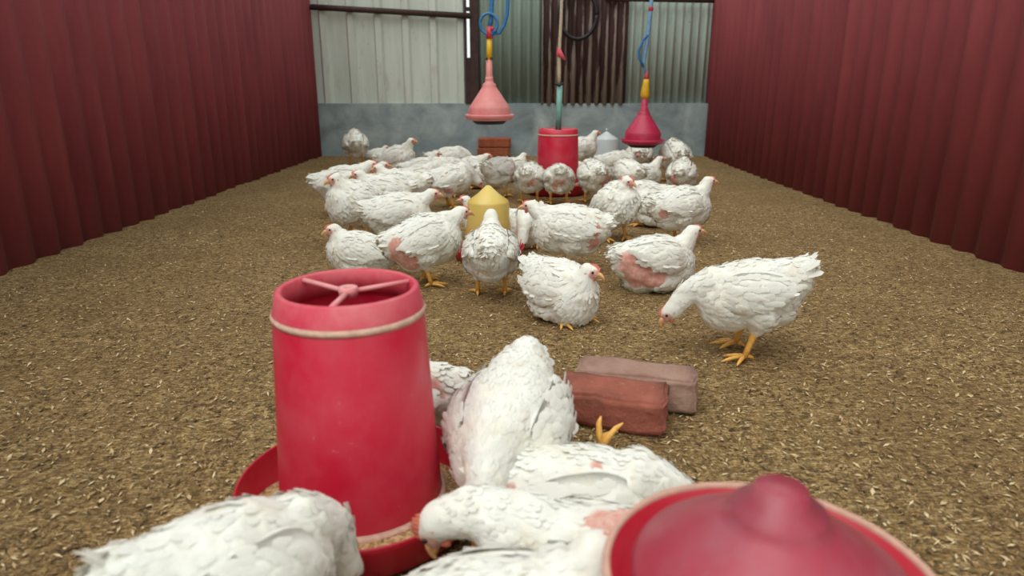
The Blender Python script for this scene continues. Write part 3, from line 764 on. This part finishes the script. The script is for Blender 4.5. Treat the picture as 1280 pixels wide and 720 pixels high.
    mb.tube([h(0.026, 0, -0.007), h(0.038, 0, -0.006), h(0.049, 0, -0.0075)], [0.0075, 0.0055, 0.0015], 8)
    out['beak'] = mb.mesh('chicken_beak', M['beak'])
    for s in (-1, 1):
        mb = MB(); mb.ball(h(0.010, s * 0.0215, 0.006), 0.0048, None, 10, 8); out['eye%d' % s] = mb.mesh('chicken_eye', M['eye'])
    return out
PARTN = {'body': 'body', 'wing-1': 'wing', 'wing1': 'wing', 'tail': 'tail', 'comb': 'comb', 'wattle': 'wattle', 'beak': 'beak', 'eye-1': 'eye', 'eye1': 'eye'}
def chicken(meshes, loc, heading, label, scale=1.0, tilt=(0, 0)):
    t = thing('chicken', label, 'chicken', loc, 0, FLOCK)
    t.rotation_euler = (math.radians(tilt[0]), math.radians(tilt[1]), math.radians(heading)); t.scale = (scale,) * 3
    for k, me in meshes.items(): link(PARTN[k], me, t)
    return t
def put(px, py, heading, label, scale=1.0, meshes=None, dz=0.0, tilt=(0, 0), **kw):
    """px, py: where the middle of the chicken meets the litter"""
    p = at_z(px, py, 0); p.z = dz
    return chicken(meshes or build_chicken(**kw), p, heading, label, scale, tilt)
# heading: 0 faces right, 90 away from the camera, 180 left, 270 towards the camera
# --- foreground
chicken(build_chicken(seed=1, pitch=-16, zc=0.168, neck_pts=[(0.185, 0.0, 0.135), (0.215, 0.0, 0.10)], head_dir=(0.35, 0, -1), fat=1.08, feet=[(0.02, -0.06), (-0.01, 0.06)],
        bare=[(0.02, -0.115, 0.02, 0.035), (-0.01, -0.11, 0.06, 0.03), (-0.02, 0.112, 0.03, 0.02)], tail_n=5, tail_up=4, fluff=0.8, detail=2.4),
        (-0.006, 1.275, 0), 256, 'big chicken bending down into the foreground feeder pan with its rump raised', 1.0)
chicken(build_chicken(seed=2, sit=True, comb=1.2, pitch=0, zc=0.092, fat=0.9, neck_pts=[(0.18, 0.0, 0.165), (0.245, 0.005, 0.142)], head_dir=(0.12, 0.0, -1), bare=[(-0.03, 0.03, 0.112, 0.05), (0.06, 0.09, 0.05, 0.02)], fluff=1.1, detail=2.4, wing_droop=0.02),
        (0.135, 0.92, 0), 166, 'chicken with red comb and visible eye pecking in the foreground feeder pan', 1.08)
chicken(build_chicken(seed=3, sit=True, pitch=0, zc=0.094, fat=0.92, neck='low', bare=[(0.03, -0.03, 0.105, 0.02), (-0.13, -0.06, 0.02, 0.035)], fluff=1.6, detail=2.4, tail_n=11, leg_back=True),
        (0.130, 1.125, 0), -6, 'ruffled chicken lying with one foot stuck up behind it, before the worn red brick', 1.0)
chicken(build_chicken(seed=4, sit=True, pitch=3, neck='tuck', bare=[(-0.06, 0.075, 0.07, 0.03)], fluff=1.4, detail=2.4, wing_droop=-0.01),
        (-0.03, 0.735, 0), 14, 'nearest chicken at the photo bottom, its wing spread below the feeder pan', 1.1)
chicken(build_chicken(seed=5, sit=True, pitch=4, neck='mid', bare=[(-0.1, 0.05, 0.03, 0.05)], fluff=1.4, tail_up=12),
        (-0.285, 1.60, 0), 172, 'chicken lying half hidden behind the foreground feeder', 0.86)
chicken(build_chicken(seed=6, pitch=-14, neck='down'), (-0.392, 0.80, 0), 52, 'chicken at the lower left corner with only its head over the feeder pan in view', 0.92)
chicken(build_chicken(seed=7, pitch=-10, neck='low'), (0.765, 2.10, 0), 176, 'chicken lowering its head at the right edge above the bricks', 1.0)
# --- around the yellow drinker
put(533, 354, 20, 'standing chicken side-on with a bare pink rump, left of the yellow drinker', 0.95, seed=11, fat=1.1, neck='mid', bare=[(-0.13, -0.06, 0.03, 0.045), (-0.125, -0.07, -0.035, 0.06), (-0.10, -0.07, -0.07, 0.04)], pitch=14, tail_n=5)
put(614, 368, 91, 'standing chicken seen from behind, right in front of the yellow drinker', 0.92, seed=12, fat=1.05, neck='up', pitch=5, bare=[(-0.16, -0.03, -0.01, 0.02)])
put(710, 338, 172, 'big chicken side-on facing left, right of the yellow drinker', 0.98, seed=13, fat=1.12, neck='mid', pitch=5, bare=[(-0.125, 0.07, 0.02, 0.03), (-0.125, 0.07, -0.04, 0.035), (0.085, 0.09, 0.03, 0.012)])
put(700, 396, -52, 'chicken resting on open litter, head turned to the front, near the side-on one', 0.97, seed=14, fat=1.1, sit=True, neck='tuck', yaw=24, pitch=-3, comb=1.0, bare=[(-0.0, -0.1, 0.0, 0.018), (0.03, -0.105, -0.03, 0.014)], tail_n=11)
put(818, 360, 12, 'chicken lying at the right edge with a large bare pink flank', 1.0, seed=15, fat=1.1, sit=True, neck='up', pitch=2, bare=[(-0.13, -0.06, 0.02, 0.06), (-0.11, -0.07, -0.03, 0.06), (-0.06, -0.1, -0.02, 0.06), (-0.02, -0.1, 0.02, 0.04)], wing_droop=-0.05)
put(848, 303, 12, 'standing chicken cut by the right edge, above the bare-flanked lying one', 0.98, seed=16, fat=1.08, neck='up', pitch=6, bare=[(-0.13, -0.07, -0.01, 0.03)])
put(768, 299, -72, 'fluffy chicken facing the camera, red comb turned right, behind the big side-on one', 0.98, seed=17, fat=1.14, neck='tuck', yaw=22, pitch=24, fluff=1.9, comb=1.0)
put(814, 281, 165, 'greyish chicken crouching in the shade between the fluffy one and the edge bird', 0.95, seed=18, sit=True, neck='tuck', yaw=20)
put(662, 304, 258, 'chicken bending its white neck down to drink at the right of the yellow jar', 0.95, seed=19, neck='low', sit=True, pitch=-4)
put(612, 296, 181, 'chicken behind the yellow drinker, red-faced head showing at its left', 0.86, seed=20, sit=True, neck='up', pitch=6, comb=1.0)
put(500, 314, 8, 'chicken half hidden behind the bare-rumped one, its white back above it', 0.97, seed=21, fat=1.08, neck='mid', pitch=5)
put(448, 300, -125, 'chicken at the left edge showing its small red comb, middle of the flock', 1.05, seed=22, fat=1.1, neck='tuck', yaw=-20, pitch=18, fluff=1.3)
put(452, 342, 175, 'chicken dozing low at the left edge just above the foreground feeder rim', 0.9, seed=23, sit=True, neck='tuck', yaw=30)
# --- lined up at the further feeder
put(698, 255, 90, 'chicken seen from behind in the middle of the line at the further feeder', 0.94, seed=31, neck='low', pitch=-4, bare=[(-0.16, 0.0, -0.01, 0.04), (-0.13, 0.04, -0.05, 0.03)])
put(662, 253, 78, 'chicken with its pink rear, left neighbour of the middle one at the further feeder', 0.94, seed=32, neck='low', pitch=2, bare=[(-0.15, -0.04, -0.02, 0.04)])
put(624, 245, 58, 'plump chicken with a pink hip, above the yellow drinker tip', 0.98, seed=33, neck='low', pitch=0, bare=[(-0.14, 0.05, 0.0, 0.04)], detail=0.7)
put(741, 252, 102, 'chicken with a wide bare pink back at the right side of the further feeder', 1.0, seed=34, neck='low', pitch=4, bare=[(-0.16, -0.02, 0.02, 0.04), (-0.15, -0.035, -0.03, 0.045)])
put(785, 248, 112, 'cream chicken with a red spot, right of the pink-backed one', 0.95, seed=35, neck='low', pitch=6, bare=[(-0.17, -0.01, 0.02, 0.02)], detail=0.7)
# --- the back of the flock
far_kw = dict(detail=0.6)
put(806, 266, 168, 'large white chicken without visible legs, behind the fluffy one and the edge bird', 1.0, seed=41, neck='tuck', pitch=4, sit=True, **far_kw)
put(803, 236, 15, 'chicken with a raised small head facing right, below the crimson drinker', 0.95, seed=42, neck='up', sit=True, **far_kw)
put(798, 210, 82, 'round chicken seen from behind, directly under the crimson bell drinker', 1.2, seed=43, neck='tuck', sit=True, bare=[(-0.19, 0.02, 0.06, 0.03)], **far_kw)
put(768, 217, -40, 'chicken with lowered head in front of the white jar drinker', 1.0, seed=44, neck='low', sit=True, **far_kw)
put(724, 211, 6, 'chicken with a stretched neck, left of the white jar drinker', 1.05, seed=45, neck='up', **far_kw)
put(842, 226, 96, 'scruffy ruffled chicken at the right edge beside the crimson drinker', 1.15, seed=46, neck='low', pitch=10, fluff=2.0, bare=[(-0.15, 0, 0, 0.05), (-0.13, 0.03, -0.06, 0.05)], **far_kw)
put(850, 248, 70, 'pinkish chicken at the right edge below the scruffy one', 0.95, seed=47, neck='low', bare=[(-0.14, 0.04, 0, 0.06)], **far_kw)
put(722, 226, 175, 'small chicken peeping out right of the further feeder barrel', 0.8, seed=48, neck='mid', sit=True, **far_kw)
put(588, 222, 2, 'chicken showing only its white back before the orange-brown bricks', 0.9, seed=49, neck='mid', sit=True, **far_kw)
put(561, 214, 4, 'greyish chicken with head low to the right, left of the orange-brown bricks', 1.1, seed=50, neck='low', sit=True, bare=[(-0.02, -0.1, -0.04, 0.05)], **far_kw)
put(526, 226, 8, 'rear one of two chickens with heads raised close together facing right', 0.95, seed=51, neck='up', sit=True, **far_kw)
put(524, 240, 14, 'front one of two chickens with heads raised close together facing right', 1.0, seed=52, neck='up', sit=True, **far_kw)
put(497, 214, -18, 'fluffy chicken sitting upright with an orange face against the grey wall', 1.15, seed=53, neck='up', sit=True, pitch=16, fluff=1.8, **far_kw)
put(446, 206, 105, 'ruffled chicken turned away at the far left by the grey wall', 1.15, seed=54, neck='low', pitch=14, fluff=1.7, **far_kw)
put(472, 204, 10, 'small low chicken between the ruffled far-left one and the upright fluffy one', 0.75, seed=55, neck='tuck', sit=True, **far_kw)
put(452, 244, 4, 'chicken with a dark pink neck stain at the left edge, back of the flock', 1.05, seed=56, neck='mid', sit=True, bare=[(0.13, -0.05, 0.04, 0.04), (0.04, -0.08, 0.04, 0.03)], **far_kw)
put(492, 250, 172, 'chicken lying low just below the upright fluffy one', 0.95, seed=57, neck='tuck', sit=True, **far_kw)
put(502, 270, 186, 'broad white chicken facing left, above the half hidden one', 1.0, seed=58, neck='tuck', pitch=6, **far_kw)
put(562, 259, 22, 'chicken with a sagging wing, right of the broad white one', 0.98, seed=59, neck='low', wing_droop=0.03, bare=[(-0.05, -0.1, -0.05, 0.04)], **far_kw)
put(566, 244, 212, 'chicken with a lowered reddish face, left of the yellow drinker tip', 0.95, seed=60, neck='low', **far_kw)
put(432, 268, 6, 'chicken crossing the left edge above the one showing its comb', 1.05, seed=61, neck='mid', **far_kw)
put(480, 281, 196, 'white chicken filling the gap between the left-edge comb bird and the half hidden one', 1.0, seed=62, fat=1.08, neck='tuck', pitch=6, **far_kw)
put(602, 234, 188, 'chicken with lowered head beside the plump pink-hipped one', 0.95, seed=63, neck='low', sit=True, bare=[(0.02, 0.09, 0.02, 0.03)], **far_kw)
put(640, 226, 30, 'chicken standing in the gap before the bricks, behind the feeder line', 0.95, seed=65, neck='tuck', sit=True, **far_kw)
